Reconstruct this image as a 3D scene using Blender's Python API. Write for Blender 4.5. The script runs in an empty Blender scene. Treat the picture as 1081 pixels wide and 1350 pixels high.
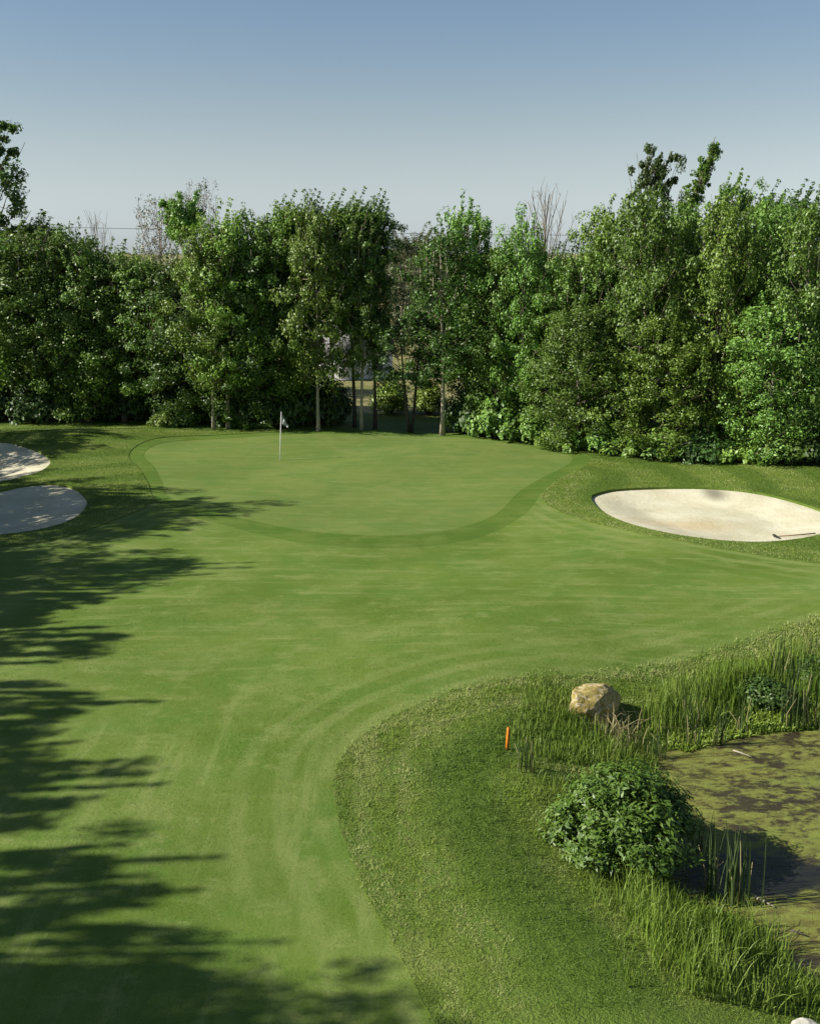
import bpy, math, random
import numpy as np
from mathutils import Vector, Matrix
from mathutils.geometry import delaunay_2d_cdt

R = math.radians
PI = math.pi
random.seed(7)
sc = bpy.context.scene
COL = sc.collection

# ------------------------------------------------------------------ camera
CAM_Z = 9.0
PITCH = R(13.8)
FPX = 1400.0
cam_d = bpy.data.cameras.new('camera')
cam_d.sensor_fit = 'VERTICAL'
cam_d.sensor_height = 24.0
cam_d.lens = 24.0 * FPX / 1350.0
cam_d.clip_start = 0.1
cam_d.clip_end = 6000
cam = bpy.data.objects.new('camera', cam_d)
COL.objects.link(cam)
cam.location = (0, 0, CAM_Z)
cam.rotation_euler = (PI / 2 - PITCH, 0, 0)
sc.camera = cam
CP, SP = math.cos(PITCH), math.sin(PITCH)


def ray(u, v):
    a, b = (u - 540.5) / FPX, (675 - v) / FPX
    return np.array([a, CP + b * SP, -SP + b * CP])


def on_plane(u, v, z=0.0):
    d = ray(u, v)
    t = (z - CAM_Z) / d[2]
    return np.array([d[0] * t, d[1] * t])


def z_at(y, v):                       # height above z=0 of picture row v at ground distance y
    t = (675 - v) / FPX
    return CAM_Z + y * (t * CP - SP) / (CP + t * SP)


def x_at(u, y, z):
    d = y * CP - (z - CAM_Z) * SP
    return (u - 540.5) / FPX * d


# ------------------------------------------------------------------ outlines of the ground zones
def smooth(pts, spacing=0.3):
    p = np.array(pts, float)
    n = len(p)
    out = []
    for i in range(n):
        p0, p1, p2, p3 = p[i - 1], p[i], p[(i + 1) % n], p[(i + 2) % n]
        k = max(2, int(np.linalg.norm(p2 - p1) / spacing))
        for j in range(k):
            t = j / k
            out.append(0.5 * ((2 * p1) + (-p0 + p2) * t + (2 * p0 - 5 * p1 + 4 * p2 - p3) * t * t + (-p0 + 3 * p1 - 3 * p2 + p3) * t ** 3))
    return np.array(out)


def G(lst, z=0.0):
    return [on_plane(u, v, z) for u, v in lst]


POND_Z = -0.85
pond_poly = smooth(G([(868, 996), (905, 985), (960, 968), (1020, 959), (1081, 950)], POND_Z) +
                   [np.array(q) for q in ((16, 23.5), (22, 23.5), (25, 18), (22, 12), (14, 9.5), (9, 10.3))] +
                   G([(1081, 1300), (1045, 1262), (1010, 1232), (985, 1212), (935, 1196), (900, 1175), (882, 1145), (885, 1090), (875, 1040)], POND_Z))
green_poly = smooth(G([(190, 598), (205, 588), (240, 582), (300, 577), (370, 573.5), (450, 572), (530, 573), (600, 577), (660, 583),
                       (715, 591), (750, 600), (752, 609), (738, 619), (710, 633), (682, 650), (657, 673), (620, 689), (570, 700),
                       (510, 705), (450, 703), (390, 696), (330, 686), (275, 675), (235, 662), (220, 650), (214, 635), (203, 614)]))
fringe_poly = smooth(G([(170, 600), (185, 588), (225, 579), (300, 572.5), (370, 569.5), (450, 568), (540, 569), (620, 574), (700, 584),
                        (755, 594), (778, 604), (766, 618), (738, 632), (714, 651), (692, 675), (640, 702), (580, 715), (510, 722),
                        (440, 720), (380, 712), (310, 696), (250, 684), (215, 668), (200, 650), (196, 637), (183, 616)]))
fairway_poly = smooth([np.array(q) for q in ((-16.5, 30.6), (-15.2, 24), (-12.5, 16), (-9.5, 8), (-8, 3), (-2, 2.2), (2.2, 3), (1.6, 8))] +
                      G([(575, 1350), (545, 1290), (505, 1215), (468, 1140), (447, 1080), (441, 1030), (456, 990), (500, 957), (560, 928),
                         (620, 908), (700, 892), (800, 880), (900, 862), (1000, 836), (1081, 810)]) +
                      G([(1160, 790), (1300, 772), (1330, 765), (1180, 757), (1081, 743), (1000, 731), (900, 716), (820, 699), (760, 681), (725, 666), (712, 651), (725, 637), (735, 628), (640, 640), (400, 660),
                         (215, 662), (185, 675), (110, 703), (40, 718)]))
bunker_polys = [
    smooth(G([(779, 655), (792, 647.5), (820, 643), (880, 641), (940, 643.5), (1000, 651), (1050, 662), (1088, 675), (1104, 690),
              (1086, 703), (1050, 711), (1000, 715), (940, 713), (880, 705), (830, 691), (795, 673)]), 0.25),
    smooth(G([(-60, 590), (0, 588), (30, 593), (58, 601), (67, 610), (55, 620), (30, 628), (0, 634), (-60, 641), (-110, 630), (-120, 600)]), 0.25),
    smooth(G([(-60, 652), (0, 646), (30, 640), (70, 638), (100, 645), (115, 659), (108, 675), (88, 688), (50, 698), (0, 703), (-60, 706),
              (-110, 690), (-115, 665)]), 0.25)]


def inside(P, poly):
    x, y = P[:, 0], P[:, 1]
    r = np.zeros(len(P), bool)
    q = np.roll(poly, -1, 0)
    for (x0, y0), (x1, y1) in zip(poly, q):
        if y0 == y1:
            continue
        c = ((y0 > y) != (y1 > y))
        r ^= c & (x < (x1 - x0) * (y - y0) / (y1 - y0) + x0)
    return r


def dist(P, poly, closed=True):
    d = np.full(len(P), 1e9)
    q = np.roll(poly, -1, 0)
    n = len(poly) if closed else len(poly) - 1
    for i in range(n):
        a, b = poly[i], q[i]
        ab = b - a
        t = np.clip(((P - a) @ ab) / max(ab @ ab, 1e-9), 0, 1)
        d = np.minimum(d, np.hypot(*(P - a - t[:, None] * ab).T))
    return d


def sstep(a, b, x):
    t = np.clip((x - a) / (b - a), 0, 1)
    return t * t * (3 - 2 * t)


def H(P):
    P = np.atleast_2d(np.asarray(P, float))
    x, y = P[:, 0], P[:, 1]
    dp = np.where(inside(P, pond_poly), 0, dist(P, pond_poly))
    s = 1 - sstep(-0.6, 3.6, dp)
    s = s / (1 - sstep(-0.6, 3.6, 0.0))
    z = POND_Z * s
    far = np.exp(-(np.hypot(x, y - 35) / 60) ** 4)
    und = 0.07 * np.sin(x * 0.31 + 1) * np.cos(y * 0.27) + 0.04 * np.sin(x * 0.7 - y * 0.5)
    z = z + und * far * sstep(0.0, 4.0, dp)
    z = z + 0.45 * np.exp(-((x + 17) / 5) ** 2 - ((y - 51.5) / 2.6) ** 2)     # low mound at the back left
    return z


def hz(x, y):
    return float(H([[x, y]])[0])


def ground(u, v):
    d = ray(u, v)
    lo = 3.0
    t = np.arange(3.0, 400, 0.25)
    P = np.stack([d[0] * t, d[1] * t], 1)
    z = CAM_Z + d[2] * t
    k = np.argmax(z < H(P))
    a, b = t[k - 1], t[k]
    for _ in range(14):
        m = (a + b) / 2
        if CAM_Z + d[2] * m < hz(d[0] * m, d[1] * m):
            b = m
        else:
            a = m
    return np.array([d[0] * b, d[1] * b])


# ------------------------------------------------------------------ nodes
def new_mat(name):
    m = bpy.data.materials.new(name)
    m.use_nodes = True
    nt = m.node_tree
    nt.nodes.clear()
    return m, nt


def nd(nt, typ, ins=None, **kw):
    n = nt.nodes.new(typ)
    for k, v in kw.items():
        setattr(n, k, v)
    for k, v in (ins or {}).items():
        s = n.inputs[k]
        if isinstance(v, bpy.types.NodeSocket):
            nt.links.new(v, s)
        else:
            s.default_value = v
    return n


def c4(c):
    return (c[0], c[1], c[2], 1)


def mixc(nt, f, a, b, mode='MIX'):
    n = nt.nodes.new('ShaderNodeMix')
    n.data_type = 'RGBA'
    n.blend_type = mode
    for i, v in ((0, f), (6, a), (7, b)):
        if isinstance(v, bpy.types.NodeSocket):
            nt.links.new(v, n.inputs[i])
        else:
            n.inputs[i].default_value = v if i == 0 else c4(v)
    return n.outputs[2]


def noise(nt, vec, scale, detail=3, rough=0.55, dist_=0.0):
    return nd(nt, 'ShaderNodeTexNoise', {'Vector': vec, 'Scale': scale, 'Detail': detail, 'Roughness': rough, 'Distortion': dist_}).outputs[0]


def ramp(nt, f, a, b):
    return nd(nt, 'ShaderNodeMapRange', {0: f, 1: a, 2: b}, interpolation_type='SMOOTHSTEP').outputs[0]


def math_(nt, op, a, b=0.0):
    return nd(nt, 'ShaderNodeMath', {0: a, 1: b}, operation=op).outputs[0]


def pos(nt, sx=1, sy=1, sz=1):
    g = nd(nt, 'ShaderNodeNewGeometry')
    return nd(nt, 'ShaderNodeVectorMath', {0: g.outputs['Position'], 1: (sx, sy, sz)}, operation='MULTIPLY').outputs[0]


def finish(nt, col, rough=0.8, spec=0.2, bump=None, bdist=0.02, bstr=1.0, metal=0.0):
    b = nd(nt, 'ShaderNodeBsdfPrincipled', {'Roughness': rough, 'Specular IOR Level': spec, 'Metallic': metal})
    if isinstance(col, bpy.types.NodeSocket):
        nt.links.new(col, b.inputs['Base Color'])
    else:
        b.inputs['Base Color'].default_value = c4(col)
    if bump is not None:
        bn = nd(nt, 'ShaderNodeBump', {'Height': bump, 'Distance': bdist, 'Strength': bstr})
        nt.links.new(bn.outputs[0], b.inputs['Normal'])
    nd(nt, 'ShaderNodeOutputMaterial', {0: b.outputs[0]})


def turf(name, dark, mid, pale, fine=55, bstr=0.6, bdist=0.012, arcs=0.0, bands=0.0, grain=0.35):
    m, nt = new_mat(name)
    p = pos(nt)
    big = noise(nt, p, 0.16, 3, 0.6)
    med = noise(nt, pos(nt, 0.9, 0.7, 1), 0.55, 7, 0.68, 0.15)
    c = mixc(nt, ramp(nt, big, 0.36, 0.64), dark, mid)
    c = mixc(nt, math_(nt, 'MULTIPLY', ramp(nt, med, 0.40, 0.75), 0.6), c, pale)
    cool = (mid[0] * 0.68, mid[1] * 0.86, mid[2] * 0.78)
    c = mixc(nt, math_(nt, 'MULTIPLY', ramp(nt, noise(nt, p, 0.45, 7, 0.72), 0.45, 0.62), 0.75), c, cool)
    c = mixc(nt, math_(nt, 'MULTIPLY', ramp(nt, noise(nt, pos(nt, 0.7, 1.0, 1), 1.3, 7, 0.75), 0.50, 0.66), 0.55), c, pale)
    st1 = noise(nt, pos(nt, 0.16, 1.5, 1), 1.7, 5, 0.7)
    st2 = noise(nt, pos(nt, 1.5, 0.13, 1), 1.6, 5, 0.7)
    yk = ramp(nt, nd(nt, 'ShaderNodeSeparateXYZ', {0: p}).outputs['Y'], 17.0, 25.0)
    stk = nd(nt, 'ShaderNodeMix', {0: yk, 2: st2, 3: st1}).outputs[0]
    c = mixc(nt, math_(nt, 'MULTIPLY', ramp(nt, stk, 0.50, 0.68), 0.55), c, pale)
    c = mixc(nt, math_(nt, 'MULTIPLY', ramp(nt, stk, 0.46, 0.32), 0.5), c, dark)
    mot = noise(nt, p, 5.5, 6, 0.75)
    c = mixc(nt, math_(nt, 'MULTIPLY', ramp(nt, mot, 0.5, 0.75), 0.30), c, dark)
    if arcs or bands:
        e = nd(nt, 'ShaderNodeAttribute', attribute_name='edge').outputs['Fac']
        wob = math_(nt, 'ADD', e, math_(nt, 'MULTIPLY', math_(nt, 'SUBTRACT', noise(nt, p, 0.5, 2), 0.5), 0.9 if bands else 0.35))
        if arcs:                      # mower passes that follow the edge
            s = math_(nt, 'SINE', math_(nt, 'MULTIPLY', wob, 8.5))
            s = ramp(nt, s, -0.2, 0.9)
            fade = ramp(nt, e, 3.6, 0.3)
            f = math_(nt, 'MULTIPLY', math_(nt, 'MULTIPLY', s, fade), arcs)
            f = math_(nt, 'MULTIPLY', f, ramp(nt, noise(nt, p, 0.35, 2), 0.35, 0.6))
            c = mixc(nt, f, c, pale)
            pass
        if bands:
            s = math_(nt, 'SINE', math_(nt, 'ADD', math_(nt, 'MULTIPLY', wob, 2.2), 0.05))
            c = mixc(nt, math_(nt, 'MULTIPLY', ramp(nt, s, 0.35, -0.7), bands), c, dark)
    if bands:                          # the unmown dry meadow beyond the trees
        yy_ = nd(nt, 'ShaderNodeSeparateXYZ', {0: p}).outputs['Y']
        yy_ = math_(nt, 'ADD', yy_, math_(nt, 'MULTIPLY', noise(nt, p, 0.3, 3), 6.0))
        mead = mixc(nt, ramp(nt, noise(nt, pos(nt, 0.3, 1, 1), 0.5, 4), 0.4, 0.65), (0.20, 0.20, 0.07), (0.34, 0.29, 0.14))
        c = mixc(nt, ramp(nt, yy_, 61.0, 65.0), c, mead)
    fin = noise(nt, p, fine, 3, 0.7)
    c = mixc(nt, math_(nt, 'MULTIPLY', ramp(nt, fin, 0.62, 0.35), grain), c, (dark[0] * .45, dark[1] * .45, dark[2] * .45))
    hgt = math_(nt, 'ADD', fin, math_(nt, 'MULTIPLY', noise(nt, p, fine * 0.3, 2), 0.8))
    finish(nt, c, 0.75, 0.15, hgt, bdist, bstr)
    return m


M = {}
M['rough'] = turf('rough_turf', (0.088, 0.148, 0.016), (0.145, 0.205, 0.030), (0.215, 0.255, 0.065), 26, 1.0, 0.05, bands=0.6, grain=0.5)
M['fairway'] = turf('fairway_turf', (0.086, 0.142, 0.016), (0.130, 0.192, 0.030), (0.215, 0.260, 0.078), 60, 0.6, 0.012, arcs=0.55)
M['fringe'] = turf('fringe_turf', (0.070, 0.124, 0.014), (0.098, 0.158, 0.022), (0.148, 0.200, 0.042), 60, 0.5, 0.010)
M['green'] = turf('green_turf', (0.108, 0.160, 0.030), (0.136, 0.186, 0.040), (0.172, 0.212, 0.060), 90, 0.3, 0.007, grain=0.2)


def m_sand():
    m, nt = new_mat('bunker_sand')
    p = pos(nt)
    c = mixc(nt, ramp(nt, noise(nt, p, 0.9, 4), 0.35, 0.7), (0.47, 0.44, 0.30), (0.55, 0.52, 0.38))
    damp = on_plane(905, 681)
    v = nd(nt, 'ShaderNodeVectorMath', {0: p, 1: (damp[0], damp[1], 0)}, operation='SUBTRACT').outputs[0]
    v = nd(nt, 'ShaderNodeVectorMath', {0: v, 1: (0.45, 0.95, 0)}, operation='MULTIPLY').outputs[0]
    d = nd(nt, 'ShaderNodeVectorMath', {0: v}, operation='LENGTH').outputs['Value']
    d = math_(nt, 'ADD', d, math_(nt, 'MULTIPLY', math_(nt, 'SUBTRACT', noise(nt, p, 1.3, 4), 0.5), 1.3))
    c = mixc(nt, math_(nt, 'MULTIPLY', ramp(nt, d, 1.15, 0.2), 0.5), c, (0.42, 0.32, 0.16))
    notch_shade = on_plane(941, 647)  # worn notch in the back lip, its shadow put into the sand colour
    v = nd(nt, 'ShaderNodeVectorMath', {0: p, 1: (notch_shade[0], notch_shade[1], 0)}, operation='SUBTRACT').outputs[0]
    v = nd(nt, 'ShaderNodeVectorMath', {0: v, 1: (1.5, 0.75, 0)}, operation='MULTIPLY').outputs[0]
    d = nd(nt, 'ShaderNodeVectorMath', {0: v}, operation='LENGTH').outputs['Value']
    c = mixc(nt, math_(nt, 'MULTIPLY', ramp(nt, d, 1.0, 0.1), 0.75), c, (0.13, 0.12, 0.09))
    h = math_(nt, 'ADD', noise(nt, p, 2.2, 3), math_(nt, 'MULTIPLY', noise(nt, p, 9, 5, 0.7), 0.5))
    finish(nt, c, 0.95, 0.1, h, 0.06, 0.55)
    return m


def m_pond():
    m, nt = new_mat('pond_surface')
    p = pos(nt, 0.65, 1.25, 1)
    q = pos(nt)
    n1 = noise(nt, p, 1.2, 7, 0.7, 0.4)
    n2 = noise(nt, p, 4.5, 5, 0.72, 0.4)
    n3 = noise(nt, q, 30, 3, 0.7)
    c = mixc(nt, ramp(nt, n2, 0.34, 0.66), (0.105, 0.096, 0.020), (0.165, 0.188, 0.034))
    c = mixc(nt, math_(nt, 'MULTIPLY', ramp(nt, noise(nt, q, 0.5, 3), 0.45, 0.7), 0.6), c, (0.125, 0.175, 0.03))
    c = mixc(nt, math_(nt, 'MULTIPLY', ramp(nt, n3, 0.5, 0.75), 0.5), c, (0.20, 0.19, 0.06))
    op = math_(nt, 'ADD', math_(nt, 'MULTIPLY', n1, 0.6), math_(nt, 'MULTIPLY', n2, 0.4))
    f = math_(nt, 'MULTIPLY', ramp(nt, op, 0.53, 0.44), ramp(nt, noise(nt, q, 0.35, 2), 0.30, 0.52))
    c = mixc(nt, math_(nt, 'MULTIPLY', f, 0.85), c, (0.028, 0.018, 0.019))
    shaded_water = ground(985, 1152)  # open water with the shrub's cast shadow put into its dark colour
    v = nd(nt, 'ShaderNodeVectorMath', {0: q, 1: (shaded_water[0], shaded_water[1], POND_Z)}, operation='SUBTRACT').outputs[0]
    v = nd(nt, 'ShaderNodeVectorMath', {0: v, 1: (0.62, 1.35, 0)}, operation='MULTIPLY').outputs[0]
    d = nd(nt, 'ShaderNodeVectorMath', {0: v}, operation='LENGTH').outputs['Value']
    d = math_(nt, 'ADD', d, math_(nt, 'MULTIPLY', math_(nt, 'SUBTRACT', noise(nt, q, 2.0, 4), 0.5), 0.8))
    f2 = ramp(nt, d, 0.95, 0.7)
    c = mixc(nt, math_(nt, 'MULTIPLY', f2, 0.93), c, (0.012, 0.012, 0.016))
    ff = math_(nt, 'MAXIMUM', f, f2)
    rgh = nd(nt, 'ShaderNodeMapRange', {0: ff, 3: 0.85, 4: 0.08}).outputs[0]
    h = math_(nt, 'ADD', n2, math_(nt, 'MULTIPLY', n3, 0.35))
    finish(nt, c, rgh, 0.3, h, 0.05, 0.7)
    return m


def leafy(name, c1, c2, rough=0.48, trans=0.24, spec=0.45, var=0.3):
    m, nt = new_mat(name)
    g = nd(nt, 'ShaderNodeNewGeometry')
    oi = nd(nt, 'ShaderNodeObjectInfo')
    c = mixc(nt, g.outputs['Random Per Island'], c1, c2)
    hue = nd(nt, 'ShaderNodeMapRange', {0: oi.outputs['Random'], 3: 0.489, 4: 0.509}).outputs[0]
    val = nd(nt, 'ShaderNodeMapRange', {0: oi.outputs['Random'], 3: 1 - var, 4: 1 + var}).outputs[0]
    c = nd(nt, 'ShaderNodeHueSaturation', {'Hue': hue, 'Value': val, 'Color': c}).outputs[0]
    b = nd(nt, 'ShaderNodeBsdfPrincipled', {'Base Color': c, 'Roughness': rough, 'Specular IOR Level': spec})
    t = nd(nt, 'ShaderNodeBsdfTranslucent', {'Color': mixc(nt, 0.5, c, (0.16, 0.26, 0.02))})
    mx = nd(nt, 'ShaderNodeMixShader', {0: trans, 1: b.outputs[0], 2: t.outputs[0]})
    nd(nt, 'ShaderNodeOutputMaterial', {0: mx.outputs[0]})
    return m


def blade_mat(name, c1, c2, c3, patch=0.5, bands=False):
    m, nt = new_mat(name)
    g = nd(nt, 'ShaderNodeNewGeometry')
    c = mixc(nt, g.outputs['Random Per Island'], c1, c2)
    pf = ramp(nt, noise(nt, pos(nt), patch, 4, 0.6), 0.38, 0.66)
    c = mixc(nt, math_(nt, 'MULTIPLY', pf, 0.75), c, c3)
    if bands:
        e = nd(nt, 'ShaderNodeAttribute', attribute_name='edge').outputs['Fac']
        wob = math_(nt, 'ADD', e, math_(nt, 'MULTIPLY', math_(nt, 'SUBTRACT', noise(nt, pos(nt), 0.5, 2), 0.5), 0.9))
        s = math_(nt, 'SINE', math_(nt, 'ADD', math_(nt, 'MULTIPLY', wob, 2.2), 0.05))
        s2 = math_(nt, 'SINE', math_(nt, 'MULTIPLY', wob, 8.0))
        pale_streak = math_(nt, 'MULTIPLY', ramp(nt, s2, 0.0, 0.9), ramp(nt, e, 3.4, 0.6))  # pale mown streaks that follow the fairway edge
        c = mixc(nt, math_(nt, 'MULTIPLY', pale_streak, 0.6), c, (0.42, 0.44, 0.17))
        c = mixc(nt, math_(nt, 'MULTIPLY', ramp(nt, s, 0.35, -0.7), 0.9), c, (c1[0] * 0.62, c1[1] * 0.72, c1[2] * 0.8))
    b = nd(nt, 'ShaderNodeBsdfPrincipled', {'Base Color': c, 'Roughness': 0.5, 'Specular IOR Level': 0.3})
    t = nd(nt, 'ShaderNodeBsdfTranslucent', {'Color': c})
    mx = nd(nt, 'ShaderNodeMixShader', {0: 0.3, 1: b.outputs[0], 2: t.outputs[0]})
    nd(nt, 'ShaderNodeOutputMaterial', {0: mx.outputs[0]})
    return m


def simple(name, c1, c2, scale=6, rough=0.8, spec=0.2, bd=0.01, metal=0.0, stretch=(1, 1, 1)):
    m, nt = new_mat(name)
    tc = nd(nt, 'ShaderNodeTexCoord').outputs['Object']
    v = nd(nt, 'ShaderNodeVectorMath', {0: tc, 1: stretch}, operation='MULTIPLY').outputs[0]
    n = noise(nt, v, scale, 5, 0.65)
    finish(nt, mixc(nt, ramp(nt, n, 0.35, 0.65), c1, c2), rough, spec, n, bd, 0.8, metal)
    return m


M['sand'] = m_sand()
M['leaf'] = leafy('broad_leaf', (0.070, 0.148, 0.020), (0.195, 0.320, 0.055))
M['leaf_yellow'] = leafy('yellowish_leaf', (0.098, 0.182, 0.020), (0.240, 0.355, 0.058))
M['leaf_dark'] = leafy('dark_leaf', (0.036, 0.080, 0.015), (0.090, 0.160, 0.028))
M['leaf_pale'] = leafy('pale_leaf', (0.110, 0.140, 0.060), (0.170, 0.195, 0.095))  # far-tree leaf, greyed so that distance haze sits in its colour
M['leaf_dry'] = leafy('dry_leaf', (0.13, 0.12, 0.08), (0.23, 0.20, 0.15))
M['leaf_shrub'] = leafy('shrub_leaf', (0.062, 0.138, 0.016), (0.150, 0.270, 0.036))
M['leaf_bright'] = leafy('bright_leaf', (0.17, 0.27, 0.03), (0.26, 0.36, 0.055))
M['bark'] = simple('grey_bark', (0.13, 0.11, 0.085), (0.24, 0.21, 0.16), 5, 0.9, 0.1, 0.02, stretch=(3, 3, 0.6))
M['bark_pale'] = simple('pale_bark', (0.26, 0.23, 0.17), (0.40, 0.35, 0.26), 5, 0.9, 0.1, 0.02, stretch=(3, 3, 0.6))
M['bark_dark'] = simple('dark_bark', (0.045, 0.037, 0.03), (0.09, 0.075, 0.06), 5, 0.9, 0.1, 0.02, stretch=(3, 3, 0.6))
M['bark_dead'] = simple('dead_bark', (0.20, 0.16, 0.14), (0.30, 0.26, 0.22), 5, 0.9, 0.1, 0.02, stretch=(3, 3, 0.6))
M['blade_rough'] = blade_mat('rough_blade', (0.120, 0.205, 0.018), (0.235, 0.315, 0.042), (0.380, 0.405, 0.140), 0.9, True)
M['blade_tall'] = blade_mat('tall_blade', (0.085, 0.160, 0.016), (0.175, 0.260, 0.032), (0.230, 0.300, 0.060), 0.6)
M['blade_fair'] = blade_mat('fairway_blade', (0.110, 0.172, 0.018), (0.190, 0.252, 0.038), (0.255, 0.300, 0.090), 0.8)
M['blade_reed'] = blade_mat('reed_blade', (0.032, 0.062, 0.014), (0.062, 0.100, 0.026), (0.09, 0.125, 0.045), 2.0)
M['straw'] = blade_mat('straw_blade', (0.25, 0.22, 0.10), (0.45, 0.40, 0.20), (0.34, 0.30, 0.14), 2.0)
M['pond'] = m_pond()


# ------------------------------------------------------------------ mesh helpers
def mesh_np(name, V, F, mat, attr=None, smooth_=False):
    """V (n,3), F list of arrays of equal-length faces"""
    me = bpy.data.meshes.new(name)
    V = np.asarray(V, np.float32)
    me.vertices.add(len(V))
    me.vertices.foreach_set('co', V.ravel())
    Fs = [np.asarray(f, np.int32) for f in (F if isinstance(F, (list, tuple)) else [F]) if len(f)]
    loops = np.concatenate([f.ravel() for f in Fs])
    cnt = np.concatenate([np.full(len(f), f.shape[1], np.int32) for f in Fs])
    me.loops.add(len(loops))
    me.loops.foreach_set('vertex_index', loops)
    me.polygons.add(len(cnt))
    st = np.concatenate([[0], np.cumsum(cnt)[:-1]]).astype(np.int32)
    me.polygons.foreach_set('loop_start', st)
    if smooth_:
        me.polygons.foreach_set('use_smooth', np.ones(len(cnt), bool))
    if attr is not None:
        a = me.attributes.new('edge', 'FLOAT', 'POINT')
        a.data.foreach_set('value', np.asarray(attr, np.float32))
    me.update(calc_edges=True)
    me.materials.append(mat)
    return me


def link(name, me, parent=None, loc=(0, 0, 0)):
    o = bpy.data.objects.new(name, me)
    COL.objects.link(o)
    o.location = loc
    if parent is not None:
        o.parent = parent
    return o


def tag(o, label, cat, group=None, kind=None):
    if label:
        o['label'] = label
    if cat:
        o['category'] = cat
    if group:
        o['group'] = group
    if kind:
        o['kind'] = kind
    return o


def thing(name, label, cat, loc=(0, 0, 0), rz=0.0, group=None):
    o = bpy.data.objects.new(name, None)
    COL.objects.link(o)
    o.location = loc
    o.rotation_euler = (0, 0, rz)
    o.empty_display_size = 0.3
    return tag(o, label, cat, group)


class MB:
    def __init__(s):
        s.v, s.q, s.t, s.n = [], [], [], 0

    def tube(s, pts, rad, k=6, cap=True):
        pts = [Vector(p) for p in pts]
        base = s.n
        for i, p in enumerate(pts):
            d = (pts[min(i + 1, len(pts) - 1)] - pts[max(i - 1, 0)]).normalized()
            a = d.cross(Vector((0.31, 0.95, 0.05))) if abs(d.y) < 0.9 else d.cross(Vector((1, 0, 0)))
            a.normalize()
            b = d.cross(a)
            for j in range(k):
                w = 2 * PI * j / k
                s.v.append(p + (a * math.cos(w) + b * math.sin(w)) * rad[i])
        s.n += len(pts) * k
        for i in range(len(pts) - 1):
            for j in range(k):
                j2 = (j + 1) % k
                s.q.append((base + i * k + j, base + i * k + j2, base + (i + 1) * k + j2, base + (i + 1) * k + j))
        if cap:
            for i, sg in ((0, 1), (len(pts) - 1, 0)):
                c = s.n
                s.v.append(pts[i])
                s.n += 1
                for j in range(k):
                    j2 = (j + 1) % k
                    s.t.append((base + i * k + j2, base + i * k + j, c) if sg else (base + i * k + j, base + i * k + j2, c))

    def box(s, c, h, rot=None):
        b = s.n
        for x, y, z in ((-1, -1, -1), (1, -1, -1), (1, 1, -1), (-1, 1, -1), (-1, -1, 1), (1, -1, 1), (1, 1, 1), (-1, 1, 1)):
            v = Vector((x * h[0], y * h[1], z * h[2]))
            if rot:
                v = rot @ v
            s.v.append(v + Vector(c))
        s.n += 8
        for f in ((0, 3, 2, 1), (4, 5, 6, 7), (0, 1, 5, 4), (1, 2, 6, 5), (2, 3, 7, 6), (3, 0, 4, 7)):
            s.q.append(tuple(b + i for i in f))

    def build(s, name, mat, smooth_=True):
        return mesh_np(name, [tuple(v) for v in s.v], [np.array(s.q, np.int32).reshape(-1, 4), np.array(s.t, np.int32).reshape(-1, 3)], mat, smooth_=smooth_)


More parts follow.
